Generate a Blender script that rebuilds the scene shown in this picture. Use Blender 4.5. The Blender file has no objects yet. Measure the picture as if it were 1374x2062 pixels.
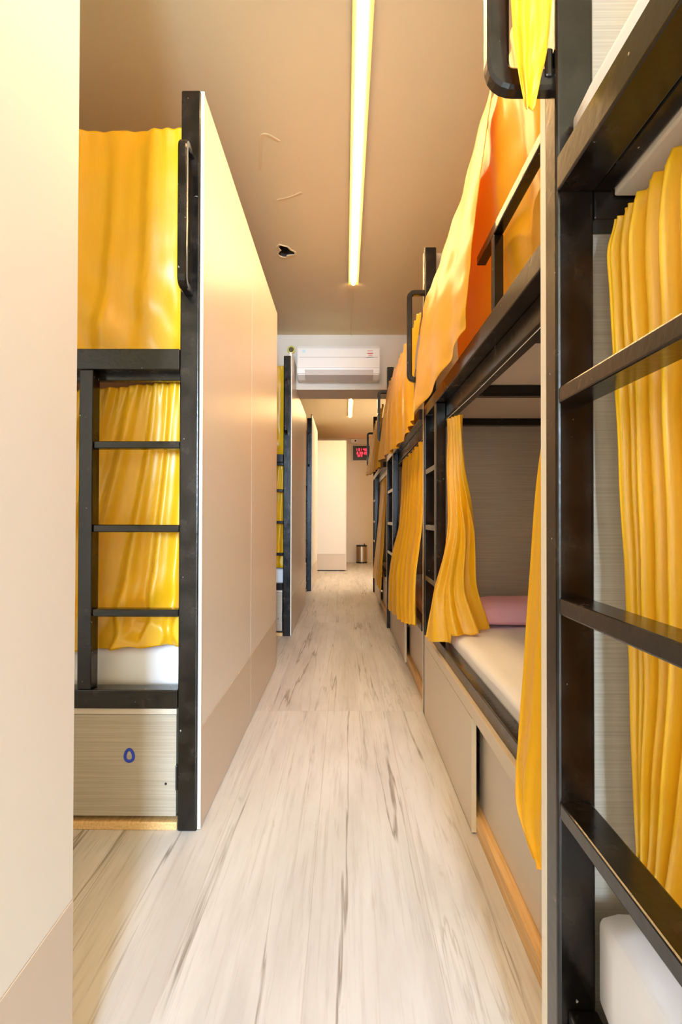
import bpy, bmesh, math, random
from mathutils import Vector, noise
random.seed(7)
S = bpy.context.scene
COL = S.collection

# ------------------------------------------------------------------ materials
def new_mat(name):
    m = bpy.data.materials.new(name); m.use_nodes = True
    nt = m.node_tree
    return m, nt, nt.nodes['Principled BSDF'], nt.nodes.new, nt.links.new

def plain(name, col, rough=0.5, metal=0.0, spec=0.5, coat=0.0, noise_amt=0.0, noise_scale=8.0, bump=0.0):
    m, nt, b, N, L = new_mat(name)
    b.inputs['Base Color'].default_value = (*col, 1)
    b.inputs['Roughness'].default_value = rough
    b.inputs['Metallic'].default_value = metal
    b.inputs['Specular IOR Level'].default_value = spec
    b.inputs['Coat Weight'].default_value = coat
    b.inputs['Coat Roughness'].default_value = 0.12
    tc = N('ShaderNodeTexCoord'); nz = N('ShaderNodeTexNoise')
    nz.inputs['Scale'].default_value = noise_scale; nz.inputs['Detail'].default_value = 6
    L(tc.outputs['Object'], nz.inputs['Vector'])
    if noise_amt:
        mx = N('ShaderNodeMix'); mx.data_type = 'RGBA'
        mx.inputs[6].default_value = (*[c * (1 - noise_amt) for c in col], 1)
        mx.inputs[7].default_value = (*[min(1, c * (1 + noise_amt)) for c in col], 1)
        L(nz.outputs['Fac'], mx.inputs[0]); L(mx.outputs[2], b.inputs['Base Color'])
    if bump:
        bp = N('ShaderNodeBump'); bp.inputs['Strength'].default_value = bump; bp.inputs['Distance'].default_value = 0.004
        L(nz.outputs['Fac'], bp.inputs['Height']); L(bp.outputs['Normal'], b.inputs['Normal'])
    return m

def metal_paint():
    m, nt, b, N, L = new_mat('black_paint')
    tc = N('ShaderNodeTexCoord')
    nz = N('ShaderNodeTexNoise'); nz.inputs['Scale'].default_value = 16; nz.inputs['Detail'].default_value = 8
    L(tc.outputs['Object'], nz.inputs['Vector'])
    r = N('ShaderNodeValToRGB')
    r.color_ramp.elements[0].position = 0.42; r.color_ramp.elements[0].color = (0.004, 0.003, 0.0022, 1)
    r.color_ramp.elements[1].position = 0.72; r.color_ramp.elements[1].color = (0.020, 0.014, 0.010, 1)
    L(nz.outputs['Fac'], r.inputs[0]); L(r.outputs[0], b.inputs['Base Color'])
    # chips in the paint
    nz2 = N('ShaderNodeTexNoise'); nz2.inputs['Scale'].default_value = 70; nz2.inputs['Detail'].default_value = 3
    L(tc.outputs['Object'], nz2.inputs['Vector'])
    r2 = N('ShaderNodeValToRGB'); r2.color_ramp.elements[0].position = 0.735; r2.color_ramp.elements[1].position = 0.76
    L(nz2.outputs['Fac'], r2.inputs[0])
    mx = N('ShaderNodeMix'); mx.data_type = 'RGBA'; mx.inputs[7].default_value = (0.35, 0.31, 0.27, 1)
    L(r2.outputs[0], mx.inputs[0]); L(r.outputs[0], mx.inputs[6]); L(mx.outputs[2], b.inputs['Base Color'])
    mr = N('ShaderNodeMapRange'); mr.inputs['To Min'].default_value = 0.16; mr.inputs['To Max'].default_value = 0.34
    L(nz.outputs['Fac'], mr.inputs['Value']); L(mr.outputs[0], b.inputs['Roughness'])
    bp = N('ShaderNodeBump'); bp.inputs['Strength'].default_value = 0.25; bp.inputs['Distance'].default_value = 0.002
    L(nz2.outputs['Fac'], bp.inputs['Height']); L(bp.outputs['Normal'], b.inputs['Normal'])
    b.inputs['Specular IOR Level'].default_value = 0.35
    b.inputs['Coat Weight'].default_value = 0.2; b.inputs['Coat Roughness'].default_value = 0.14; b.inputs['Coat IOR'].default_value = 1.6
    b.inputs['Coat Tint'].default_value = (1.0, 0.93, 0.82, 1)
    return m

def grain(name, c1, c2, scale=(1.5, 1.5, 90), rough=0.45, c3=None):
    m, nt, b, N, L = new_mat(name)
    tc = N('ShaderNodeTexCoord'); mp = N('ShaderNodeMapping'); mp.inputs['Scale'].default_value = scale
    L(tc.outputs['Object'], mp.inputs['Vector'])
    nz = N('ShaderNodeTexNoise'); nz.inputs['Scale'].default_value = 2.2; nz.inputs['Detail'].default_value = 7; nz.inputs['Roughness'].default_value = 0.62
    L(mp.outputs[0], nz.inputs['Vector'])
    r = N('ShaderNodeValToRGB')
    r.color_ramp.elements[0].position = 0.36; r.color_ramp.elements[0].color = (*c1, 1)
    r.color_ramp.elements[1].position = 0.64; r.color_ramp.elements[1].color = (*c2, 1)
    L(nz.outputs['Fac'], r.inputs[0]); L(r.outputs[0], b.inputs['Base Color'])
    b.inputs['Roughness'].default_value = rough
    bp = N('ShaderNodeBump'); bp.inputs['Strength'].default_value = 0.12; bp.inputs['Distance'].default_value = 0.001
    L(nz.outputs['Fac'], bp.inputs['Height']); L(bp.outputs['Normal'], b.inputs['Normal'])
    return m

def satin():
    m, nt, b, N, L = new_mat('yellow_satin')
    tc = N('ShaderNodeTexCoord'); mp = N('ShaderNodeMapping'); mp.inputs['Scale'].default_value = (160, 160, 3)
    L(tc.outputs['Object'], mp.inputs['Vector'])
    nz = N('ShaderNodeTexNoise'); nz.inputs['Scale'].default_value = 1.5; nz.inputs['Detail'].default_value = 4
    L(mp.outputs[0], nz.inputs['Vector'])
    mx = N('ShaderNodeMix'); mx.data_type = 'RGBA'
    mx.inputs[6].default_value = (0.97, 0.53, 0.003, 1); mx.inputs[7].default_value = (1.0, 0.67, 0.006, 1)
    L(nz.outputs['Fac'], mx.inputs[0]); L(mx.outputs[2], b.inputs['Base Color'])
    b.inputs['Roughness'].default_value = 0.42
    b.inputs['Specular IOR Level'].default_value = 0.8
    b.inputs['Coat Weight'].default_value = 0.5
    b.inputs['Coat Roughness'].default_value = 0.30
    b.inputs['Sheen Weight'].default_value = 0.2
    b.inputs['Sheen Roughness'].default_value = 0.35
    b.inputs['Sheen Tint'].default_value = (1, 0.85, 0.5, 1)
    bp = N('ShaderNodeBump'); bp.inputs['Strength'].default_value = 0.12; bp.inputs['Distance'].default_value = 0.002
    L(nz.outputs['Fac'], bp.inputs['Height']); L(bp.outputs['Normal'], b.inputs['Normal'])
    tr = N('ShaderNodeBsdfTranslucent'); tr.inputs['Color'].default_value = (1.0, 0.58, 0.01, 1)
    ms = N('ShaderNodeMixShader'); ms.inputs[0].default_value = 0.28
    out = nt.nodes['Material Output']
    L(b.outputs[0], ms.inputs[1]); L(tr.outputs[0], ms.inputs[2]); L(ms.outputs[0], out.inputs['Surface'])
    return m

def floor_mat():
    m, nt, b, N, L = new_mat('whitewashed_planks')
    tc = N('ShaderNodeTexCoord'); sx = N('ShaderNodeSeparateXYZ'); L(tc.outputs['Object'], sx.inputs[0])
    cb = N('ShaderNodeCombineXYZ'); L(sx.outputs['Y'], cb.inputs['X']); L(sx.outputs['X'], cb.inputs['Y'])
    off = N('ShaderNodeVectorMath'); off.operation = 'ADD'; off.inputs[1].default_value = (-0.45, 0.085, 0)
    L(cb.outputs[0], off.inputs[0])
    bk = N('ShaderNodeTexBrick')
    bk.inputs['Scale'].default_value = 1.0; bk.inputs['Brick Width'].default_value = 2.4; bk.inputs['Row Height'].default_value = 0.30
    bk.inputs['Mortar Size'].default_value = 0.0010; bk.inputs['Mortar Smooth'].default_value = 0.2
    bk.inputs['Color1'].default_value = (0, 0, 0, 1); bk.inputs['Color2'].default_value = (1, 1, 1, 1)
    bk.inputs['Mortar'].default_value = (0.5, 0.5, 0.5, 1)
    bk.offset = 0.0; bk.inputs['Bias'].default_value = 0.0
    L(off.outputs[0], bk.inputs['Vector'])
    # grain coordinates shifted per plank
    sh = N('ShaderNodeVectorMath'); sh.operation = 'MULTIPLY_ADD'
    L(bk.outputs['Color'], sh.inputs[0]); sh.inputs[1].default_value = (13.7, 5.3, 3.1); L(tc.outputs['Object'], sh.inputs[2])
    def nz(scale, sc, det, rough=0.6, dist=0.0):
        mp = N('ShaderNodeMapping'); mp.inputs['Scale'].default_value = sc; L(sh.outputs[0], mp.inputs['Vector'])
        n = N('ShaderNodeTexNoise'); n.inputs['Scale'].default_value = scale; n.inputs['Detail'].default_value = det
        n.inputs['Roughness'].default_value = rough; n.inputs['Distortion'].default_value = dist
        L(mp.outputs[0], n.inputs['Vector']); return n
    def ridge(n, w, lo=0.0):
        a = N('ShaderNodeMath'); a.operation = 'SUBTRACT'; a.inputs[1].default_value = 0.5; L(n.outputs['Fac'], a.inputs[0])
        c = N('ShaderNodeMath'); c.operation = 'ABSOLUTE'; L(a.outputs[0], c.inputs[0])
        mr = N('ShaderNodeMapRange'); mr.inputs['From Min'].default_value = 0; mr.inputs['From Max'].default_value = w
        mr.inputs['To Min'].default_value = 1; mr.inputs['To Max'].default_value = lo; L(c.outputs[0], mr.inputs['Value']); return mr
    def mul(a, bb):
        x = N('ShaderNodeMath'); x.operation = 'MULTIPLY'
        L(a, x.inputs[0])
        if isinstance(bb, float): x.inputs[1].default_value = bb
        else: L(bb, x.inputs[1])
        return x.outputs[0]
    def ramp(n, p0, p1):
        mr = N('ShaderNodeMapRange'); mr.inputs['From Min'].default_value = p0; mr.inputs['From Max'].default_value = p1
        L(n.outputs['Fac'], mr.inputs['Value']); return mr.outputs[0]
    fine = nz(1.0, (70, 2.2, 1), 8, 0.7, 0.3)
    big = nz(1.0, (5, 0.9, 1), 5, 0.6, 0.5)
    crack = ridge(nz(1.0, (7.0, 0.22, 1), 6, 0.50, 0.15), 0.011)
    crack2 = ridge(nz(1.0, (16, 0.55, 1), 6, 0.58, 0.3), 0.016)
    mask = ramp(nz(1.0, (4, 1.4, 1), 3), 0.40, 0.56)
    mask2 = ramp(nz(1.0, (3.1, 1.9, 1), 3), 0.50, 0.62)
    knot = ramp(nz(1.0, (9, 4.2, 1), 4, 0.6, 1.2), 0.66, 0.80)
    base = N('ShaderNodeMix'); base.data_type = 'RGBA'
    base.inputs[6].default_value = (0.54, 0.525, 0.515, 1); base.inputs[7].default_value = (0.69, 0.68, 0.675, 1)
    L(ramp(big, 0.35, 0.62), base.inputs[0])
    def dark(prev, fac, col):
        x = N('ShaderNodeMix'); x.data_type = 'RGBA'; L(fac, x.inputs[0]); L(prev, x.inputs[6]); x.inputs[7].default_value = (*col, 1)
        return x.outputs[2]
    c = base.outputs[2]
    c = dark(c, mul(ramp(fine, 0.52, 0.72), 0.6), (0.40, 0.37, 0.345))
    c = dark(c, mul(crack2.outputs[0], mul(mask2, 0.5)), (0.33, 0.29, 0.25))
    c = dark(c, mul(crack.outputs[0], mul(mask, 0.85)), (0.20, 0.165, 0.135))
    c = dark(c, mul(knot, 0.6), (0.44, 0.38, 0.33))
    inv = N('ShaderNodeMath'); inv.operation = 'MULTIPLY'; inv.inputs[1].default_value = 0.45
    L(bk.outputs['Fac'], inv.inputs[0])
    c = dark(c, inv.outputs[0], (0.33, 0.26, 0.20))
    L(c, b.inputs['Base Color'])
    b.inputs['Roughness'].default_value = 0.42
    b.inputs['Specular IOR Level'].default_value = 0.4
    bp = N('ShaderNodeBump'); bp.inputs['Strength'].default_value = 0.1; bp.inputs['Distance'].default_value = 0.001
    L(fine.outputs['Fac'], bp.inputs['Height']); L(bp.outputs['Normal'], b.inputs['Normal'])
    return m

def emit(name, col, strength):
    m, nt, b, N, L = new_mat(name)
    b.inputs['Base Color'].default_value = (*col, 1)
    b.inputs['Emission Color'].default_value = (*col, 1); b.inputs['Emission Strength'].default_value = strength
    return m

M = dict(
    metal=metal_paint(),
    cream=plain('cream_laminate', (0.78, 0.705, 0.60), 0.36, spec=0.5, noise_amt=0.02, noise_scale=2),
    skirt=plain('beige_laminate', (0.60, 0.485, 0.36), 0.30, noise_amt=0.03, noise_scale=3),
    edge=plain('cream_edge', (0.86, 0.78, 0.64), 0.4),
    taupe=grain('taupe_woodgrain', (0.36, 0.30, 0.222), (0.46, 0.395, 0.305), (1.4, 1.4, 130), 0.42),
    base=plain('beige_board', (0.62, 0.52, 0.40), 0.4, noise_amt=0.03, noise_scale=4),
    ply=plain('plywood_underside', (0.66, 0.55, 0.42), 0.6, noise_amt=0.05, noise_scale=5),
    band=plain('door_edge', (0.72, 0.60, 0.42), 0.45),
    strip=grain('honey_wood', (0.62, 0.36, 0.13), (0.78, 0.52, 0.24), (60, 2, 60), 0.5),
    floor=floor_mat(),
    ceil=plain('ceiling_paint', (0.82, 0.68, 0.42), 0.75, noise_amt=0.03, noise_scale=1.5, bump=0.05),
    wall=plain('wall_paint', (0.75, 0.655, 0.53), 0.7, noise_amt=0.02, noise_scale=2, bump=0.05),
    satin=satin(),
    sheet=plain('white_sheet', (0.87, 0.87, 0.90), 0.8, noise_amt=0.02, bump=0.2, noise_scale=14),
    pink=plain('pink_cotton', (0.90, 0.50, 0.62), 0.8, noise_amt=0.06, noise_scale=10, bump=0.2),
    white=plain('white_plastic', (0.84, 0.78, 0.70), 0.35),
    vent=plain('grey_vent', (0.55, 0.47, 0.40), 0.5),
    red=plain('red_ink', (0.75, 0.06, 0.05), 0.5),
    blue=plain('blue_ink', (0.01, 0.04, 0.42), 0.4),
    steel=plain('brushed_steel', (0.55, 0.45, 0.33), 0.28, metal=1.0),
    black=plain('black_plastic', (0.012, 0.008, 0.007), 0.35),
    olive=plain('olive_core', (0.07, 0.06, 0.01), 0.6),
    lime=plain('yellow_tape', (0.62, 0.55, 0.10), 0.6),
    lamp2=emit('lamp_diffuser_far', (1.0, 0.64, 0.28), 260.0),
    profile=plain('halo_orange_profile', (0.36, 0.17, 0.04), 0.45),  # orange colour stands in for the warm halo beside the tube
    plaster=plain('plaster', (0.80, 0.62, 0.36), 0.8),
    wire=plain('white_cord', (0.85, 0.80, 0.72), 0.6),
    lamp=emit('lamp_diffuser', (1.0, 0.66, 0.30), 90.0),
    led=emit('red_led', (1.0, 0.03, 0.08), 2.5),
)

# ------------------------------------------------------------------ geometry helpers
class MB:
    """collects shapes into one mesh"""
    def __init__(self): self.bm = bmesh.new()
    def box(self, x0, x1, y0, y1, z0, z1, bev=0.0, seg=2):
        bm = bmesh.new(); bmesh.ops.create_cube(bm, size=1)
        for v in bm.verts:
            v.co = Vector(((x0 + x1) / 2 + v.co.x * (x1 - x0), (y0 + y1) / 2 + v.co.y * (y1 - y0), (z0 + z1) / 2 + v.co.z * (z1 - z0)))
        if bev: bmesh.ops.bevel(bm, geom=list(bm.edges), offset=bev, segments=seg, profile=0.5, affect='EDGES')
        self.add(bm); return self
    def add(self, bm):
        me = bpy.data.meshes.new('t'); bm.to_mesh(me); bm.free(); self.bm.from_mesh(me); bpy.data.meshes.remove(me)
    def cyl(self, c, r, h, seg=32, bev=0.0, r2=None, axis='Z'):
        bm = bmesh.new(); bmesh.ops.create_cone(bm, cap_ends=True, segments=seg, radius1=r, radius2=r if r2 is None else r2, depth=h)
        if bev: bmesh.ops.bevel(bm, geom=[e for e in bm.edges if len(e.link_faces) == 2 and any(len(f.verts) > 4 for f in e.link_faces)], offset=bev, segments=2, affect='EDGES')
        for v in bm.verts:
            p = v.co.copy()
            if axis == 'Y': p = Vector((p.x, -p.z, p.y))
            if axis == 'X': p = Vector((p.z, p.y, -p.x))
            v.co = p + Vector(c)
        self.add(bm); return self
    def sweep(self, pts, binormal, w, d, bev=0.25, closed=False):
        """rounded-rectangle section swept along a polyline; w along binormal, d across it"""
        pts = [Vector(p) for p in pts]; B = Vector(binormal).normalized()
        prof = []
        for sx, sy in ((1, 1), (-1, 1), (-1, -1), (1, -1)):
            a = ((w / 2 * sx, d / 2 * sy * (1 - 2 * bev)), (w / 2 * sx * (1 - 2 * bev), d / 2 * sy))
            prof += a if sx * sy > 0 else a[::-1]
        bm = bmesh.new(); rings = []; n = len(pts)
        for i, p in enumerate(pts):
            if closed: t = pts[(i + 1) % n] - pts[i - 1]
            else: t = pts[min(i + 1, n - 1)] - pts[max(i - 1, 0)]
            t.normalize(); Nn = t.cross(B).normalized()
            sc = 1.0
            if 0 < i < n - 1 or closed:
                a = (pts[i] - pts[i - 1]).normalized(); sc = 1 / max(0.5, a.dot(t))
            rings.append([bm.verts.new(p + B * a_ + Nn * b_ * sc) for a_, b_ in prof])
        m = len(prof)
        for i in range(n if closed else n - 1):
            r0, r1 = rings[i], rings[(i + 1) % n]
            for j in range(m): bm.faces.new((r0[j], r0[(j + 1) % m], r1[(j + 1) % m], r1[j]))
        if not closed: bm.faces.new(rings[0]); bm.faces.new(rings[-1])
        bmesh.ops.recalc_face_normals(bm, faces=bm.faces)
        self.add(bm); return self
    def tube(self, pts, r, seg=8):
        pts = [Vector(p) for p in pts]; bm = bmesh.new(); rings = []
        for i, p in enumerate(pts):
            t = (pts[min(i + 1, len(pts) - 1)] - pts[max(i - 1, 0)]).normalized()
            a = t.cross(Vector((0, 0, 1)) if abs(t.z) < .9 else Vector((1, 0, 0))).normalized(); b = t.cross(a)
            rings.append([bm.verts.new(p + (a * math.cos(k * math.tau / seg) + b * math.sin(k * math.tau / seg)) * r) for k in range(seg)])
        for i in range(len(pts) - 1):
            for j in range(seg): bm.faces.new((rings[i][j], rings[i][(j + 1) % seg], rings[i + 1][(j + 1) % seg], rings[i + 1][j]))
        bm.faces.new(rings[0]); bm.faces.new(rings[-1]); bmesh.ops.recalc_face_normals(bm, faces=bm.faces)
        self.add(bm); return self
    def poly(self, pts2, axis, a, b):
        """prism of polygon pts2 extruded along axis from a to b"""
        bm = bmesh.new()
        def P(u, v, w): return {'X': (w, u, v), 'Y': (u, w, v), 'Z': (u, v, w)}[axis]
        A = [bm.verts.new(P(u, v, a)) for u, v in pts2]; Bv = [bm.verts.new(P(u, v, b)) for u, v in pts2]
        n = len(pts2); bm.faces.new(A); bm.faces.new(Bv)
        for i in range(n): bm.faces.new((A[i], A[(i + 1) % n], Bv[(i + 1) % n], Bv[i]))
        bmesh.ops.recalc_face_normals(bm, faces=bm.faces); self.add(bm); return self
    def build(self, name, mat, parent=None, smooth=False, label=None):
        me = bpy.data.meshes.new(name)
        bm = self.bm
        if smooth:
            for f in bm.faces: f.smooth = True
        off = Vector(parent_loc(parent)) if parent else None
        if off is None:
            # origin at base centre
            xs = [v.co.x for v in bm.verts]; ys = [v.co.y for v in bm.verts]; zs = [v.co.z for v in bm.verts]
            off = Vector(((min(xs) + max(xs)) / 2, (min(ys) + max(ys)) / 2, min(zs))); own = off
        else: own = Vector((0, 0, 0))
        for v in bm.verts: v.co -= off
        bm.to_mesh(me); bm.free()
        for mm in (mat if isinstance(mat, (list, tuple)) else [mat]): me.materials.append(mm)
        o = bpy.data.objects.new(name, me); COL.objects.link(o)
        o.location = own
        if parent: o.parent = parent
        if label: o['label'] = label
        return o

def parent_loc(p):
    v = Vector((0, 0, 0))
    while p: v += p.location; p = p.parent
    return v

def B(name, mat, parent, *dims, bev=0.003, label=None):
    return MB().box(*dims, bev=bev).build(name, mat, parent, label=label)

def tag(o, label, cat, group=None):
    o['label'] = label; o['category'] = cat
    if group: o['group'] = group
    return o

def thing(name, loc, label, cat, group=None):
    o = bpy.data.objects.new(name, None); COL.objects.link(o); o.location = loc; o.empty_display_size = 0.1
    return tag(o, label, cat, group)

def struct(o): o['kind'] = 'structure'; return o

def copy_tree(o, parent=None):
    c = o.copy(); COL.objects.link(c); c.parent = parent
    for ch in list(o.children): copy_tree(ch, c)
    return c

def arc_path(corners, r, n=6):
    """polyline with rounded corners"""
    pts = [Vector(c) for c in corners]; out = [pts[0]]
    for i in range(1, len(pts) - 1):
        a = (pts[i - 1] - pts[i]).normalized(); b = (pts[i + 1] - pts[i]).normalized()
        p0 = pts[i] + a * r; p1 = pts[i] + b * r
        for k in range(n + 1):
            t = k / n; out.append(p0 * (1 - t) ** 2 + pts[i] * 2 * t * (1 - t) + p1 * t * t)
    out.append(pts[-1]); return out

def lerp_poly(poly, u):
    """poly: list of (u, (x,y,z)) or evenly spaced points, smooth interpolation"""
    n = len(poly) - 1; s = min(max(u, 0), 1) * n; i = min(int(s), n - 1); t = s - i
    P = [Vector(poly[max(0, min(n, i + k))]) for k in (-1, 0, 1, 2)]
    return 0.5 * ((2 * P[1]) + (P[2] - P[0]) * t + (2 * P[0] - 5 * P[1] + 4 * P[2] - P[3]) * t * t + (3 * P[1] - P[0] - 3 * P[2] + P[3]) * t ** 3)

def cloth(name, rows, folds, amp_top, amp_bot, nu=160, nv=70, seed=0, extra=None, label='', group=None, harm=0.35, vpow=1.0, hem=0.004):
    """hanging cloth through control rows (top to bottom) with folds running down it"""
    rnd = random.Random(seed); ph = [rnd.uniform(0, 6.28) for _ in range(6)]
    base = [[None] * (nu + 1) for _ in range(nv + 1)]
    for j in range(nv + 1):
        v = j / nv
        for i in range(nu + 1):
            u = i / nu
            base[j][i] = lerp_poly([lerp_poly(r, u) for r in rows], v)
    bm = bmesh.new(); vs = []
    for j in range(nv + 1):
        v = j / nv; row = []
        for i in range(nu + 1):
            u = i / nu
            du = base[j][min(i + 1, nu)] - base[j][max(i - 1, 0)]
            dv = base[min(j + 1, nv)][i] - base[max(j - 1, 0)][i]
            nrm = du.cross(dv)
            nrm = nrm.normalized() if nrm.length > 1e-9 else Vector((0, 0, 1))
            a = amp_top + (amp_bot - amp_top) * v ** vpow
            w = u * folds * math.tau
            uu = w + 0.5 * math.sin(w * 0.31 + ph[0]) + 0.35 * math.sin(2.2 * v + ph[1]) + 0.9 * noise.noise(Vector((u * folds * .5, v * 1.3, seed)))
            loc = 0.65 + 0.5 * noise.noise(Vector((u * folds * 0.6, v * 0.8, seed + 9.1)))
            d = a * loc * (math.sin(uu) + harm * math.sin(2.1 * uu + ph[2]) * (1 - 0.4 * v))
            # puckers along the gathered top
            d += amp_top * 0.5 * math.sin(u * folds * 2.7 * math.tau + ph[4]) * math.exp(-v * 14)
            # soft crumple
            d += 0.004 * noise.noise(Vector((u * 7 + v * 2, v * 9, seed * 3.3)))
            p = base[j][i] + nrm * d
            if extra: p = extra(u, v, p, nrm)
            if j == nv: p = p + Vector((0, 0, 1)) * hem * math.sin(uu + 1)
            row.append(bm.verts.new(p))
        vs.append(row)
    for j in range(nv):
        for i in range(nu):
            f = bm.faces.new((vs[j][i], vs[j + 1][i], vs[j + 1][i + 1], vs[j][i + 1])); f.smooth = True
    mb = MB(); mb.bm.free(); mb.bm = bm
    o = mb.build(name, M['satin'], None, smooth=True)
    s = o.modifiers.new('thickness', 'SOLIDIFY'); s.thickness = 0.0016; s.offset = 0
    return tag(o, label, 'curtain', group)

def soft_box(name, x0, x1, y0, y1, z0, z1, r, mat, label, cat, n=26, amp=0.006, pillow=False, seed=0, group=None):
    bm = bmesh.new(); bmesh.ops.create_cube(bm, size=2)
    bmesh.ops.subdivide_edges(bm, edges=list(bm.edges), cuts=n, use_grid_fill=True)
    hx, hy, hz = (x1 - x0) / 2, (y1 - y0) / 2, (z1 - z0) / 2; c = Vector(((x0 + x1) / 2, (y0 + y1) / 2, (z0 + z1) / 2))
    for v in bm.verts:
        p = v.co.copy()
        if pillow:
            e = max(abs(p.x), abs(p.y)); k = max(0.0, 1 - abs(p.x) ** 3.2) ** 0.5 * max(0.0, 1 - abs(p.y) ** 3.2) ** 0.5
            q = Vector((p.x * hx * (1 - 0.05 * (1 - p.y * p.y)), p.y * hy * (1 - 0.05 * (1 - p.x * p.x)), p.z * hz * (0.10 + 0.9 * k) + (0 if p.z > 0 else hz * .0)))
            q.z -= (1 - k) * hz * 0.45
        else:
            q = Vector((p.x * hx, p.y * hy, p.z * hz))
            inner = Vector((max(-hx + r, min(hx - r, q.x)), max(-hy + r, min(hy - r, q.y)), max(-hz + r, min(hz - r, q.z))))
            d = q - inner
            if d.length > 1e-6: q = inner + d.normalized() * r
        q += c
        w = noise.noise(q * 5 + Vector((seed, 0, 0))) + 0.6 * noise.noise(q * 13 + Vector((seed, 3, 0)))
        rid = 1 - abs(noise.noise(Vector((q.x * 7, q.y * 4, q.z * 7 + seed))))
        q.z += amp * (w * 0.6 + (rid ** 8) * 0.8) * (1 if p.z > -0.5 else 0)
        v.co = q
    mb = MB(); mb.bm.free(); mb.bm = bm
    return tag(mb.build(name, mat, None, smooth=True), label, cat, group)

# ------------------------------------------------------------------ the room
YF, YB, XL, XR, CH, CH2 = 12.5, -3.80, -2.55, 1.42, 2.72, 2.83
o = MB().box(XL - .1, XR + .1, YB - .1, YF + .1, -0.06, 0).build('floor', M['floor']); struct(o)
# keep plank coordinates in world space
def to_world_origin(o):
    for v in o.data.vertices: v.co += o.location
    o.location = (0, 0, 0)
to_world_origin(o)

# near ceiling with a knocked-out hole in the plaster
bm = bmesh.new()
outer = [(XL - .1, YB - .1), (XR + .1, YB - .1), (XR + .1, 5.1), (XL - .1, 5.1)]
hole = []
for k in range(16):
    a = k / 16 * math.tau; r = 0.040 + 0.010 * math.sin(3 * a + 1) + 0.006 * math.sin(5 * a)
    hole.append((-0.388 + 1.15 * r * math.cos(a), 3.50 + 1.7 * r * math.sin(a)))
vo = [bm.verts.new((x, y, CH)) for x, y in outer]; vi = [bm.verts.new((x, y, CH)) for x, y in hole]
es = [bm.edges.new((vo[i], vo[(i + 1) % 4])) for i in range(4)] + [bm.edges.new((vi[i], vi[(i + 1) % 16])) for i in range(16)]
bmesh.ops.triangle_fill(bm, edges=es, use_beauty=True)
vt = [bm.verts.new((-.388 + (x + .388) * 1.6, 3.5 + (y - 3.5) * 1.6, CH + 0.16)) for x, y in hole]
for i in range(16): bm.faces.new((vi[i], vi[(i + 1) % 16], vt[(i + 1) % 16], vt[i]))
bm.faces.new(vt)
for f in bm.faces:
    if any(v.co.z > CH + .01 for v in f.verts): f.material_index = 1
bmesh.ops.recalc_face_normals(bm, faces=bm.faces)
mb = MB(); mb.bm.free(); mb.bm = bm
ceil = struct(mb.build('ceiling', [M['ceil'], plain('hole_shade', (.09, .07, .05), .9)])); to_world_origin(ceil)  # dark pocket colour stands in for shade inside the hole
# broken plaster rim of the hole and two filler scars
rim = [(x + random.uniform(-.004, .004) + (x + .388) * .12, y + (y - 3.5) * .12, CH - 0.001) for x, y in hole]
MB().sweep(rim, (0, 0, 1), 0.006, 0.012, closed=True).build('plaster_rim', M['plaster'], ceil)
def scar(pts, w):
    MB().sweep(arc_path(pts, 0.06), (0, 0, 1), 0.003, w, bev=0.3).build('filler_scar', M['plaster'], ceil)
scar([(-0.305, 2.47, CH), (-0.375, 2.40, CH), (-0.425, 2.68, CH)], 0.016)
scar([(-0.37, 2.93, CH), (-0.28, 2.90, CH), (-0.235, 2.86, CH)], 0.014)
struct(MB().box(XL - .1, XR + .1, 5.1, YF + .1, CH2, CH2 + 0.1).build('ceiling', M['ceil']))
struct(MB().box(XL - .1, XR + .1, 5.10, 5.50, 2.205, CH2 + .05, bev=0.004).build('wall_bulkhead', M['wall']))
struct(MB().box(XL - .1, XL, YB - .1, YF + .1, 0, 2.9).build('wall_left', M['wall']))
vy0, vy1, vz0, vz1 = 8.3, 9.9, 0.5, 2.2  # unseen window opening and frame added to bring fill light to the far end
o = MB().box(XR, XR + .1, YB - .1, vy0, 0, 2.9).box(XR, XR + .1, vy1, YF + .1, 0, 2.9).box(XR, XR + .1, vy0, vy1, 0, vz0).box(XR, XR + .1, vy0, vy1, vz1, 2.9)
struct(o.build('wall_right', M['wall']))
o = MB().box(XR + .03, XR + .08, vy0, vy0 + .04, vz0, vz1).box(XR + .03, XR + .08, vy1 - .04, vy1, vz0, vz1).box(XR + .03, XR + .08, vy0 + .04, vy1 - .04, vz0, vz0 + .04).box(XR + .03, XR + .08, vy0 + .04, vy1 - .04, vz1 - .04, vz1)
struct(o.build('fill_window', M['white']))
struct(MB().box(XL, XR, YF, YF + .1, 0, 2.9).build('wall_far', M['wall']))
# rear wall with the window the daylight comes in through
wx0, wx1, wz0, wz1 = 0.08, 0.72, 1.15, 2.55
o = MB()
o.box(XL, wx0, YB - .1, YB, 0, 2.85).box(wx1, XR, YB - .1, YB, 0, 2.85).box(wx0, wx1, YB - .1, YB, wz1, 2.85).box(wx0, wx1, YB - .1, YB, 0, wz0)
struct(o.build('wall_back', M['wall']))
o = MB()
o.box(wx0, wx0 + .04, YB - .08, YB - .03, wz0, wz1).box(wx1 - .04, wx1, YB - .08, YB - .03, wz0, wz1).box(wx0 + .04, wx1 - .04, YB - .08, YB - .03, wz1 - .04, wz1).box(wx0 + .04, wx1 - .04, YB - .08, YB - .03, wz0, wz0 + .04)
struct(o.build('window_1', M['white']))
# door casing lines on the far wall
o = MB().box(0.05, 0.62, YF - .02, YF, 2.70, 2.725).box(0.035, 0.055, YF - .02, YF, 0, 2.725).box(0.62, 0.645, YF - .02, YF, 0, 2.725)
struct(o.build('trim_1', M['wall']))

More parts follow.
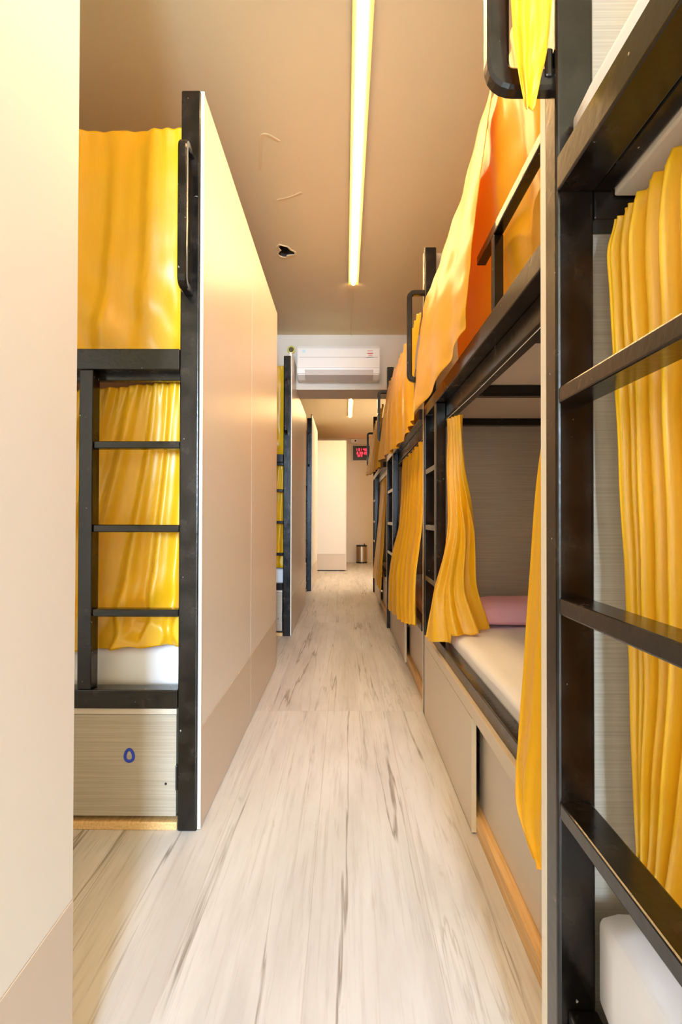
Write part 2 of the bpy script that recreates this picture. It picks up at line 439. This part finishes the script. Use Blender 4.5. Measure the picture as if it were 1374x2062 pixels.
# ------------------------------------------------------------------ partition panels on the left
def partition(y0, y1, label, x=-0.463, t=0.02, top=2.39, near_edge=True, notch=None, sk=0.325, gap=0.0):
    root = thing('partition_panel', (x - t / 2, (y0 + y1) / 2, 0), label, 'partition', 'cream laminate partition panels')
    if notch:
        yn, zn = notch
        MB().poly([(y0, sk), (y1, sk), (y1, zn), (yn, zn), (yn, top), (y0, top)], 'X', x - t, x).build('panel', M['cream'], root)
    else:
        MB().box(x - t, x, y0 + .001, y1 - .001, sk, top, bev=0.0015).build('panel', M['cream'], root)
    MB().box(x - t, x + 0.001, y0 + .001, y1 - .001, 0.004, sk - .001, bev=0.001).build('skirting', M['skirt'], root, label='darker beige band along the foot')
    if near_edge:
        MB().box(x - t - .001, x + .0015, y0 - .005, y0 + .001, 0.003, top).build('edge_trim', M['edge'], root)
    return root
partition(-2.6, 0.938, 'tall cream partition panel filling the left edge of the view, nearest of all', near_edge=False, top=2.62, sk=0.35)
partition(1.765, 2.695, 'cream panel beside the left ladder with the blue ring drawer, nearer of two butted halves')
partition(2.697, 3.69, 'cream panel behind the vertical seam, farther half of the long left partition', near_edge=False)
partition(4.655, 6.35, 'cream partition whose top corner meets the air conditioner', x=-0.457, top=2.42, notch=(5.09, 2.2))
partition(7.545, 9.02, 'narrow-looking cream partition past the air conditioner beam, before the white end panel', x=-0.457, top=2.44)

pp = thing('end_partition', (-0.27, 11.4, 0), 'flat white partition facing the camera at the far left end of the corridor', 'partition')
MB().box(-0.60, 0.018, 10.40, 12.49, 0.32, 2.487, bev=0.002).build('panel', M['cream'], pp)
MB().box(-0.60, 0.019, 10.395, 12.49, 0.02, 0.318, bev=0.002).build('skirting', M['skirt'], pp, label='greyish beige band at the foot')
MB().box(0.019, 0.026, 10.395, 10.42, 0.02, 2.487).build('edge_trim', M['edge'], pp)
MB().box(-0.58, -0.05, 10.42, 12.4, 0, 0.02).build('plinth', M['black'], pp)

# ------------------------------------------------------------------ bunk beds
def left_bed(label):
    Y = 1.75; X1 = -0.471; X0 = -2.46; m = M['metal']
    root = thing('bunk_bed', (-1.45, 2.2, 0), label, 'bunk bed', 'black steel bunk beds with yellow curtains')
    MB().box(-0.534, X1, Y, Y + .05, 0, 2.388, bev=0.006, seg=3).build('post', m, root)
    MB().box(X0, X0 + .06, Y, Y + .05, 0, 2.388, bev=0.006, seg=3).build('post', m, root)
    B('upper_rail', m, root, X0 + .06, -0.535, Y, Y + .05, 1.479, 1.546)
    B('inner_rail', m, root, X0 + .06, -0.535, Y + .05, Y + .075, 1.455, 1.50)
    B('lower_rail', m, root, X0 + .06, -0.535, Y, Y + .06, 0.389, 0.449)
    B('ladder_stile', m, root, -0.858, -0.813, Y, Y + .05, 0.450, 1.478)
    for z in (1.236, 0.966, 0.694):
        B('rung', m, root, -0.812, -0.535, Y + .004, Y + .044, z - .012, z + .012)
    path = arc_path([(-0.504, Y - .001, 1.725), (-0.504, Y - .075, 1.725), (-0.504, Y - .075, 2.17), (-0.504, Y - .001, 2.17)], 0.025)
    MB().sweep(path, (1, 0, 0), 0.028, 0.022, bev=0.15).build('handle', m, root)
    B('bunk_board', M['ply'], root, X0 + .06, -0.50, Y + .08, 2.66, 1.50, 1.52)
    B('cross_bar', m, root, -1.40, -1.36, Y + .08, 2.66, 1.46, 1.499)
    B('bed_board', M['ply'], root, X0 + .06, -0.50, Y + .06, 2.66, 0.40, 0.42)
    B('back_panel', M['taupe'], root, X0, -0.488, 2.665, 2.69, 0.02, 2.36)
    B('end_panel', M['taupe'], root, X0 + .061, X0 + .075, Y + .06, 2.66, 0.43, 1.49)
    dr = MB().box(-1.19, -0.541, Y + .012, Y + .03, 0.042, 0.366, bev=0.0015).build('drawer_front', M['taupe'], root)
    ring = [(-0.692 + 0.0135 * math.cos(a) * (1 - .25 * math.sin(a)), Y + .0105, 0.237 + 0.019 * math.sin(a)) for a in [k / 24 * math.tau for k in range(24)]]
    MB().sweep(ring, (0, 1, 0), 0.003, 0.009, closed=True).build('ring_mark', M['blue'], dr, label='blue ring mark')
    MB().cyl((-0.574, Y + .012, 0.146), 0.004, 0.003, axis='Y').build('screw_hole', M['black'], dr)
    B('drawer_front', M['taupe'], root, -1.90, -1.194, Y + .012, Y + .03, 0.042, 0.366, bev=0.0015)
    B('drawer_rail', M['base'], root, X0 + .06, -0.540, Y + .010, Y + .032, 0.368, 0.388, bev=0.001)
    B('dark_notch', M['black'], root, -0.541, -0.534, Y + .002, Y + .03, 0.128, 0.208)  # small black block for the dark notch beside the post
    B('floor_strip', M['strip'], root, X0 + .06, -0.536, Y + .006, Y + .05, 0, 0.026)
    return root
LA = left_bed('bunk bed with a blue ring on its drawer, nearest on the left')
LB = copy_tree(LA); LB.location += Vector((0.008, 2.89, 0)); LB['label'] = 'bunk bed glimpsed behind the long left partition, its post below the air conditioner'
LC = copy_tree(LA); LC.location += Vector((0.008, 5.78, 0.03)); LC['label'] = 'farthest left bunk bed, only its dark post showing past the beam'
LC.location.z = 0.0

def right_bed(X, y0, y1, label, rungs, zlow=(0.41, 0.455), lad=0.40, guard=None, base=True, wire=True, drop=True, bx=0.0, near_start=0.0, hz=(1.715, 2.165), hout=0.075, hw=0.026):
    """long side along the corridor; ladder and end panel at the far end y1"""
    m = M['metal']; XW = XR - .01
    root = thing('bunk_bed', (X + .45, (y0 + y1) / 2, 0), label, 'bunk bed', 'black steel bunk beds with yellow curtains')
    yp = y1 - .078
    pb = 0 if zlow[0] < .3 or not base else 0.0
    MB().box(X, X + .060, yp, y1 - .027, pb, 2.392, bev=0.006, seg=3).build('post', m, root)
    MB().box(X + .061, XW, y1 - .026, y1, 0.02, 2.385, bev=0.001).build('end_panel', M['taupe'], root)
    MB().box(X + .002, X + .060, y1 - .026, y1, 0.0, 2.392, bev=0.002).build('edge_trim', M['edge'], root, label='cream edge strip beside the post')
    ys = yp - lad
    MB().box(X, X + .045, ys - .045, ys, zlow[1] + .001, 1.519, bev=0.004).build('ladder_stile', m, root)
    for z in rungs: B('rung', m, root, X + .003, X + .052, ys + .001, yp - .001, z - .013, z + .013)
    B('upper_rail', m, root, X, X + .06, y0, yp - .001, 1.520, 1.575)
    if drop: B('inner_rail', m, root, X + .045, X + .09, y0, yp - .001, 1.455, 1.519)
    else: B('inner_rail', m, root, X + .0605, X + .09, y0, yp - .001, 1.5205, 1.573)
    B('lower_rail', m, root, X + .015, X + .06, y0, yp - .001, zlow[0], zlow[1])
    B('end_rail', m, root, X + .061, XW, yp + .002, yp + .05, 1.478, 1.56)
    B('bunk_board', M['ply'], root, X + .091, XW, y0 + .01, yp - .001, 1.512, 1.53)
    n = 2
    for k in range(n):
        yb = y0 + (y1 - y0) * (0.26 + 0.345 * k)
        B('cross_bar', m, root, X + .091, XW, yb - .02, yb + .02, 1.47, 1.511)
    B('bed_board', M['ply'], root, X + .061, XW, y0 + .01, yp - .001, zlow[1] - .06, zlow[1] - .045)
    cs = [(X, yp + .026, hz[0]), (X - hout, yp + .026, hz[0]), (X - hout, yp + .026, hz[1]), (X, yp + .026, hz[1])]
    MB().sweep(arc_path(cs, 0.03), (0, 1, 0), 0.028, hw, bev=0.15).build('handle', m, root)
    MB().box(X - .014, X - .0005, yp + .008, yp + .044, hz[0] - .002, hz[0] + .045, bev=0.004).build('handle_bracket', m, root)
    xb = X + bx
    if base:
        ym = y0 + (y1 - y0) * .42
        B('top_strip', M['base'], root, xb, xb + .018, y0, yp - .001, 0.366, 0.409, bev=0.002)
        d1 = MB().box(xb, xb + .0135, ym, y1 - .08, 0.006, 0.364, bev=0.001).build('sliding_door', M['base'], root)
        MB().box(xb - .001, xb + .0140, ym - .004, ym, 0.006, 0.364).build('edge_band', M['band'], d1, label='pale edge band of the sliding door')
        B('sliding_door', M['base'], root, xb + .040, xb + .054, y0 + .01, ym + .06, 0.056, 0.364, bev=0.001)
        B('floor_strip', M['strip'], root, xb + .0145, xb + .054, y0, yp - .001, 0.0, 0.055, bev=0.002)
    else:
        B('base_board', M['base'], root, X + .02, X + .038, y0, yp - .001, 0.0, zlow[0] - .001, bev=0.002)
    if guard:
        ga, gb, gp = guard
        B('guard_rail', m, root, X + .005, X + .033, ga, gb, 1.790, 1.818)
        B('guard_post', m, root, X + .005, X + .033, gp - .028, gp, 1.576, 1.789)
    # cords the curtains hang on
    if wire: MB().tube([(X + .048, y0 + .01, 1.447), (X + .046, (y0 + y1) / 2, 1.437), (X + .048, yp - .002, 1.447)], 0.0010).build('curtain_wire', M['wire'], root)
    return root
R1 = right_bed(0.335, -1.15, 0.943, 'bunk bed cut by the right edge of the view, its ladder nearest the camera', (1.196, 0.862, 0.543), zlow=(0.17, 0.234), lad=0.43, base=False, wire=False, drop=False, hout=0.088, hw=0.036)
R2 = right_bed(0.405, 0.945, 2.862, 'bunk bed with pink pillow on its lower bunk, second on the right', (1.236, 0.957, 0.702), lad=0.30, guard=(0.946, 1.70, 1.535))
R3 = right_bed(0.385, 2.864, 5.075, 'third bunk bed on the right, its end post under the air conditioner beam', (1.236, 0.957, 0.702), lad=0.56, bx=0.03)
R4 = right_bed(0.385, 5.52, 7.52, 'farthest bunk bed on the right, beside the red digital clock', (1.236, 0.957, 0.702), lad=0.40, bx=0.02)

# ------------------------------------------------------------------ bedding
B('end_panel', M['taupe'], R1, 0.396, 1.41, -1.176, -1.151, 0.02, 2.385, bev=0.001)  # unseen panel added at the near end to block window light on the far panel
soft_box('mattress', 0.384, 1.38, -1.05, 0.858, 0.238, 0.402, 0.03, M['sheet'], 'white mattress at the bottom right corner behind the nearest ladder', 'mattress', seed=1, group='white sheeted mattresses')
soft_box('mattress', 0.352, 1.38, -1.05, 0.86, 1.576, 1.640, 0.02, M['sheet'], 'white mattress edge above the top rail at the upper right', 'mattress', seed=2, amp=0.003, group='white sheeted mattresses')
soft_box('mattress', 0.468, 1.38, 0.97, 2.77, 0.412, 0.505, 0.03, M['sheet'], 'white mattress carrying the pink pillow', 'mattress', seed=3, amp=0.005, n=34, group='white sheeted mattresses')
soft_box('mattress', 0.448, 1.38, 2.88, 4.98, 0.412, 0.505, 0.03, M['sheet'], 'white mattress sliver behind the lower curtain of the third right bed', 'mattress', seed=4, group='white sheeted mattresses')
soft_box('mattress', -2.37, -0.52, 1.848, 2.65, 0.422, 0.568, 0.035, M['sheet'], 'white mattress above the drawer with the blue ring', 'mattress', seed=5, amp=0.008, n=34, group='white sheeted mattresses')
soft_box('mattress', -2.37, -0.52, 4.738, 5.54, 0.422, 0.568, 0.035, M['sheet'], 'white mattress behind the long left partition, under a dark rail', 'mattress', seed=6, group='white sheeted mattresses')
soft_box('pillow', 0.56, 1.08, 2.44, 2.775, 0.513, 0.625, 0.03, M['pink'], 'pink pillow lying on the white lower mattress against the headboard', 'pillow', n=22, amp=0.006, pillow=True, seed=3)

# ------------------------------------------------------------------ curtains
G = 'yellow satin bunk curtains'
def diag(u, v, p, n):
    w = math.exp(-((v - .82) / .25) ** 2)
    return p + n * 0.010 * w * math.sin(26 * (p.z * .8 + p.x * 1.1)) + n * 0.006 * math.sin(9 * (p.x * 1.6 - p.z * .6))
LAU = cloth('curtain', [[(-1.50, 1.838, 2.31), (-.95, 1.838, 2.315), (-.52, 1.838, 2.325)], [(-1.50, 1.84, 1.9), (-.98, 1.85, 1.9), (-.52, 1.838, 1.9)], [(-1.52, 1.845, 1.53), (-1.05, 1.85, 1.53), (-.52, 1.845, 1.53)]],
      7, 0.006, 0.012, seed=11, extra=diag, label='taut orange-yellow curtain on the upper left bunk beside the long grab handle', group=G, nu=150, nv=80)
def on_bed(u, v, p, n):
    if p.x > .445: p = Vector((p.x, p.y, max(p.z, .516)))
    return p
def swoosh(u, v, p, n):
    w = max(0, (v - .68) / .32)
    q = p + n * 0.024 * w * math.sin(38 * (p.z * 0.95 - (p.x + .85) * .55)) 
    q.y -= 0.016 * w
    if p.z < .66: q.y = min(q.y, 1.842)
    q.y = max(q.y, 1.8135)
    return q
LAL = cloth('curtain', [[(-1.45, 1.85, 1.40), (-.87, 1.85, 1.437), (-.52, 1.85, 1.472)],
      [(-1.45, 1.85, 1.15), (-.95, 1.86, 1.15), (-.52, 1.85, 1.17)],
      [(-1.48, 1.85, .85), (-1.05, 1.86, .85), (-.52, 1.85, .88)],
      [(-1.50, 1.83, .57), (-1.12, 1.83, .548), (-.52, 1.83, .578)]],
      10, 0.011, 0.026, seed=12, extra=swoosh, label='gathered yellow curtain behind the left ladder, sweeping onto the mattress', group=G, nu=220, nv=90)
for src, lab in ((LAU, 'orange upper curtain squeezed behind the long left partition under the air conditioner'), (LAL, 'orange lower curtain squeezed behind the long left partition')):
    c = src.copy(); COL.objects.link(c); c.location += Vector((0.008, 2.89, 0)); c['label'] = lab

# nearest right bunk
cloth('curtain', [[(.432, .866, 1.468), (.436, .62, 1.492), (.436, .15, 1.49)], [(.425, .870, 1.40), (.43, .62, 1.40), (.43, .15, 1.40)],
      [(.432, .845, 1.15), (.43, .62, 1.15), (.43, .15, 1.15)],
      [(.445, .842, .80), (.44, .62, .80), (.44, .15, .80)], [(.452, .825, .505), (.45, .70, .455), (.45, .15, .44)]],
      14, 0.0075, 0.026, seed=21, vpow=.6, nu=330, nv=90, label='yellow curtain at the right edge behind the nearest ladder rungs', group=G)
cloth('curtain', [[(.245, .855, 2.13), (.29, .85, 2.14), (.328, .855, 2.13)], [(.252, .846, 1.95), (.29, .84, 1.95), (.326, .846, 1.95)],
      [(.262, .848, 1.76), (.288, .842, 1.75), (.318, .848, 1.76)], [(.281, .85, 1.645), (.288, .848, 1.64), (.296, .85, 1.645)]],
      2.2, 0.004, 0.005, seed=22, nu=50, nv=60, label='narrow yellow curtain end tucked over the grab handle at the top right', group=G)
# second right bunk, upper
cloth('curtain', [[(.422, .955, 2.25), (.418, 1.3, 2.235), (.44, 2.2, 2.13)], [(.455, .955, 1.86), (.455, 1.3, 1.86), (.46, 2.25, 1.86)], [(.475, .955, 1.583), (.478, 1.3, 1.583), (.478, 2.3, 1.583)]],
      6.5, 0.008, 0.011, seed=23, nu=150, nv=70, label='orange-yellow curtain behind the guard rail of the second right upper bunk', group=G)
cloth('curtain', [[(.405, 1.50, 2.205), (.405, 2.1, 2.115), (.40, 2.765, 2.085)], [(.385, 1.59, 1.95), (.375, 2.15, 1.93), (.375, 2.775, 1.90)],
      [(.375, 1.66, 1.74), (.365, 2.2, 1.74), (.358, 2.76, 1.72)], [(.378, 1.73, 1.60), (.368, 2.2, 1.55), (.350, 2.76, 1.525)]],
      2.5, 0.004, 0.011, seed=24, nu=170, nv=80, harm=.2, hem=0.001, label='bright yellow curtain draped outside the guard rail of the second right bunk', group=G)
# second right bunk, lower
cloth('curtain', [[(.448, 2.375, 1.43), (.458, 2.27, 1.425), (.462, 2.17, 1.415)],
      [(.442, 2.365, 1.20), (.465, 2.28, 1.20), (.482, 2.20, 1.22)],
      [(.435, 2.34, .93), (.475, 2.27, .95), (.532, 2.25, .97)],
      [(.380, 2.40, .66), (.455, 2.31, .70), (.560, 2.335, .72)],
      [(.356, 2.47, .462), (.435, 2.30, .478), (.545, 2.30, .52), (.622, 2.40, .525)]],
      4.0, 0.012, 0.024, seed=25, extra=on_bed, nu=170, nv=110, label='yellow curtain gathered at the ladder foot beside the pink pillow', group=G, vpow=.7)
cloth('curtain', [[(.450, 1.10, 1.435), (.450, 1.03, 1.435), (.450, .965, 1.435)], [(.418, 1.182, 1.11), (.43, 1.07, 1.1), (.44, .965, 1.1)],
      [(.388, 1.205, .61), (.40, 1.08, .60), (.42, .965, .6)], [(.362, 1.160, .42), (.372, 1.06, .40), (.39, .965, .38)], [(.366, 1.06, .345), (.372, 1.02, .34), (.385, .965, .33)]],
      2.6, 0.008, 0.012, seed=26, nu=90, nv=90, label='yellow curtain falling over the bed edge just behind the nearest ladder post', group=G)
# third right bunk
cloth('curtain', [[(.40, 2.90, 2.10), (.395, 3.6, 2.14), (.39, 4.90, 2.20)], [(.36, 2.90, 1.80), (.35, 3.6, 1.83), (.335, 4.86, 1.85)], [(.365, 2.90, 1.52), (.35, 3.6, 1.48), (.292, 4.85, 1.50)]],
      7, 0.010, 0.020, seed=27, nu=200, nv=70, label='yellow curtain flaring into the corridor from the third right upper bunk', group=G)
cloth('curtain', [[(.432, 2.92, 1.43), (.432, 3.5, 1.43), (.432, 4.05, 1.43)], [(.415, 2.92, 1.0), (.41, 3.5, 1.0), (.415, 4.10, .98)], [(.378, 2.90, .68), (.36, 3.5, .65), (.352, 4.2, .62)], [(.374, 2.90, .435), (.352, 3.4, .36), (.345, 4.28, .29)]],
      7, 0.012, 0.018, seed=28, nu=180, nv=80, label='long yellow curtain hanging over the side of the third right lower bunk', group=G)
# farthest right bunk
cloth('curtain', [[(.39, 5.56, 2.17), (.39, 6.2, 2.19), (.385, 7.0, 2.20)], [(.35, 5.56, 1.85), (.335, 6.3, 1.85), (.325, 7.05, 1.85)], [(.35, 5.56, 1.52), (.32, 6.4, 1.53), (.275, 7.1, 1.56)]],
      8, 0.012, 0.020, seed=29, nu=170, nv=60, label='orange curtain of the farthest right upper bunk overlapping the red clock', group=G)
cloth('curtain', [[(.432, 5.56, 1.43), (.432, 6.0, 1.43), (.432, 6.55, 1.43)], [(.41, 5.56, 1.0), (.41, 6.1, 1.0), (.41, 6.6, 1.0)], [(.362, 5.56, .27), (.355, 6.2, .27), (.36, 6.95, .30)]],
      6, 0.012, 0.018, seed=30, nu=140, nv=60, label='yellow curtain of the farthest right lower bunk, nearest the steel bin', group=G)

# ------------------------------------------------------------------ ceiling lamps
def strip_light(x, y0, y1, z, label, cable=None, mat=None):
    mat = mat or M['lamp']
    root = thing('ceiling_light', (x, (y0 + y1) / 2, z), label, 'ceiling light', 'linear ceiling lights')
    MB().box(x - .032, x + .032, y0, y1, z - .010, z - .001, bev=0.001).build('housing', M['profile'], root)
    MB().poly([(x - .036, z - .010), (x - .016, z - .010), (x - .016, z - .0115), (x - .036, z - .020)], 'Y', y0, y1).build('halo_flange', M['profile'], root)  # flanges widened and coloured orange to imitate the lamp's glow
    MB().poly([(x + .016, z - .010), (x + .036, z - .010), (x + .036, z - .020), (x + .016, z - .0115)], 'Y', y0, y1).build('halo_flange', M['profile'], root)
    prof = [(x + .0135 * math.cos(a), z - .0105 - .013 * math.sin(a)) for a in [k / 10 * math.pi for k in range(11)]]
    MB().poly(prof, 'Y', y0 + .003, y1 - .003).build('diffuser', mat, root, label='glowing tube')
    if cable: MB().box(x - .006, x + .006, y1 + .001, cable, z - .006, z - .001, bev=0.001).build('cable_cover', M['ceil'], root)
    return root
strip_light(0.057, 0.35, 3.96, CH, 'long glowing linear light running along the near ceiling', cable=5.095)
strip_light(0.085, 8.30, 9.75, CH2, 'short glowing linear light on the far ceiling past the beam', mat=M['lamp2'])

# ------------------------------------------------------------------ air conditioner
ac = thing('air_conditioner', (-0.06, 5.0, 2.25), 'white split air conditioner mounted on the beam above the corridor', 'air conditioner')
x0, x1 = -0.435, 0.312
side = [(5.095, 2.265), (4.98, 2.262), (4.905, 2.30), (4.895, 2.345), (4.892, 2.52), (4.905, 2.553), (4.93, 2.562), (5.095, 2.562)]
bm_ = MB().poly(side, 'X', x0, x1)
bmesh.ops.bevel(bm_.bm, geom=list(bm_.bm.edges), offset=0.008, segments=3, affect='EDGES')
bm_.build('body', M['white'], ac)
MB().box(x0 + .004, x1 - .004, 4.888, 4.896, 2.352, 2.53, bev=0.003).build('front_panel', M['white'], ac)
MB().poly([(4.899, 2.340), (4.908, 2.30), (4.978, 2.263), (4.972, 2.258), (4.903, 2.292), (4.894, 2.338)], 'X', x0 + .07, x1 - .06).build('louvre', M['vent'], ac)
MB().box(x0 + .02, x1 - .02, 4.886, 4.8885, 2.445, 2.449).build('panel_groove', M['vent'], ac)
lb = MB().box(x1 - .125, x1 - .055, 4.8860, 4.8882, 2.432, 2.515).build('label_sticker', M['white'], ac)
o = MB()
for zz, a, b_ in ((2.505, .115, .065), (2.483, .118, .062), (2.478, .110, .066), (2.462, .104, .070)): o.box(x1 - a, x1 - b_, 4.8848, 4.8862, zz - .0022, zz + .0022)
o.build('printed_lines', M['red'], lb)
MB().box(x0 + .05, x0 + .075, 4.8865, 4.8882, 2.49, 2.515).build('small_sticker', plain('pale_blue', (.55, .75, .78), .5), ac)

# small roll lying at the top corner of the partition
r_ = thing('tape_roll', (-0.468, 4.70, 2.42), 'small yellow tape roll with a dark core standing on the partition corner', 'tape roll')
ring = [(-0.468 + .028 * math.cos(a), 4.70, 2.455 + .028 * math.sin(a)) for a in [k / 28 * math.tau for k in range(28)]]
MB().sweep(ring, (0, 1, 0), 0.024, 0.014, closed=True).build('tape', M['lime'], r_)
MB().cyl((-0.468, 4.70, 2.455), 0.0215, 0.020, axis='Y').build('core', M['olive'], r_)

# ------------------------------------------------------------------ far wall fittings
bn = thing('waste_bin', (0.378, 12.34, 0), 'small steel pedal bin with dark lid on the floor at the far wall', 'waste bin')
MB().cyl((0.378, 12.34, 0.20), 0.122, 0.34, seg=40).build('body', M['steel'], bn, smooth=False)
MB().cyl((0.378, 12.34, 0.015), 0.127, 0.03, seg=40).build('base_ring', M['black'], bn)
MB().cyl((0.378, 12.34, 0.386), 0.126, 0.03, seg=40, bev=0.01).build('lid', M['black'], bn)
MB().box(0.425, 0.455, 12.30, 12.34, 0.402, 0.435, bev=0.005).build('lid_knob', M['black'], bn)
MB().box(0.35, 0.405, 12.18, 12.22, 0.012, 0.026, bev=0.003).build('pedal', M['black'], bn)

ck = thing('digital_clock', (0.355, 12.45, 2.33), 'black digital clock board with rows of red figures on the far wall', 'clock')
MB().box(0.178, 0.56, 12.45, 12.478, 2.325, 2.66, bev=0.004).build('case', M['black'], ck)
o = MB()
for a in ((0.170, 0.178, 2.317, 2.668), (0.56, 0.568, 2.317, 2.668), (0.178, 0.56, 2.317, 2.325), (0.178, 0.56, 2.66, 2.668)): o.box(a[0], a[1], 12.445, 12.478, a[2], a[3])
o.build('rim', M['white'], ck)
SEG = {'0': 'abcdef', '1': 'bc', '2': 'abged', '3': 'abgcd', '4': 'fgbc', '5': 'afgcd', '6': 'afgedc', '7': 'abc', '8': 'abcdefg', '9': 'abcfgd'}
def digits(txt, x, z, h):
    w = h * .55; t = h * .15; y0, y1 = 12.4455, 12.4495
    for ch in txt:
        o = MB()
        if ch == ':':
            o.box(x, x + t, y0, y1, z + h * .25, z + h * .25 + t).box(x, x + t, y0, y1, z + h * .65, z + h * .65 + t); x += t * 2.2; continue
        if ch == ' ': x += w * .8; continue
        D = dict(a=(x, x + w, z + h - t, z + h), d=(x, x + w, z, z + t), g=(x, x + w, z + h / 2 - t / 2, z + h / 2 + t / 2), f=(x, x + t, z + h / 2, z + h), e=(x, x + t, z, z + h / 2), b=(x + w - t, x + w, z + h / 2, z + h), c=(x + w - t, x + w, z, z + h / 2))
        for s in SEG[ch]: o.box(D[s][0], D[s][1], y0, y1, D[s][2], D[s][3])
        o.build('figure', M['led'], ck); x += w * 1.45
digits('1 01 404', 0.245, 2.545, 0.052); digits('6 20 20', 0.27, 2.465, 0.052); digits('28 8', 0.29, 2.41, 0.038)
sd = thing('sensor_box', (0.20, 12.46, 2.73), 'small white square sensor with a dark eye above the digital clock', 'sensor')
MB().box(0.125, 0.275, 12.46, 12.5, 2.735, 2.822, bev=0.006).build('case', M['white'], sd)
MB().cyl((0.235, 12.459, 2.775), 0.02, 0.01, axis='Y').build('eye', M['black'], sd)

# ------------------------------------------------------------------ light
def area(name, loc, rot, sx, sy, power, col, spread=math.pi):
    l = bpy.data.lights.new(name, 'AREA'); l.shape = 'RECTANGLE'; l.size = sx; l.size_y = sy; l.energy = power; l.color = col; l.spread = spread
    o = bpy.data.objects.new(name, l); COL.objects.link(o); o.location = loc; o.rotation_euler = rot; return o
area('window_daylight', ((wx0 + wx1) / 2, YB - .11, (wz0 + wz1) / 2), (math.radians(90), 0, 0), wx1 - wx0, wz1 - wz0, 590, (0.57, 0.77, 1.0))
area('far_fill_light', (XR + .11, (vy0 + vy1) / 2, (vz0 + vz1) / 2), (math.radians(90), 0, math.radians(90)), vy1 - vy0, vz1 - vz0, 26, (1.0, 0.82, 0.58))  # added warm fill that brightens the far end from out of view
w = bpy.data.worlds.new('World'); S.world = w; w.use_nodes = True
w.node_tree.nodes['Background'].inputs[0].default_value = (0.95, 0.97, 1, 1); w.node_tree.nodes['Background'].inputs[1].default_value = 1.0

# ------------------------------------------------------------------ camera
cam = bpy.data.cameras.new('Camera'); co = bpy.data.objects.new('Camera', cam); COL.objects.link(co)
cam.sensor_fit = 'VERTICAL'; cam.sensor_height = 36; cam.sensor_width = 24; cam.lens = 36 * 1100 / 2062; cam.clip_start = 0.01
yaw, pitch, roll = 0.00727, 0.01182, 0.0025
from mathutils import Matrix
fwd = Vector((-math.sin(yaw) * math.cos(pitch), math.cos(yaw) * math.cos(pitch), math.sin(pitch)))
rt = fwd.cross(Vector((0, 0, 1))).normalized(); up = rt.cross(fwd)
r2 = rt * math.cos(roll) + up * math.sin(roll); u2 = -rt * math.sin(roll) + up * math.cos(roll)
mt = Matrix((r2, u2, -fwd)).transposed().to_4x4(); mt.translation = (0, 0, 1.0)
co.matrix_world = mt
S.camera = co
S.view_settings.view_transform = 'Standard'; S.view_settings.look = 'None'; S.view_settings.gamma = 1; S.view_settings.use_curve_mapping = False
S.view_settings.exposure = 0.33
S.cycles.max_bounces = 12; S.cycles.diffuse_bounces = 8
S.cycles.sample_clamp_indirect = 6
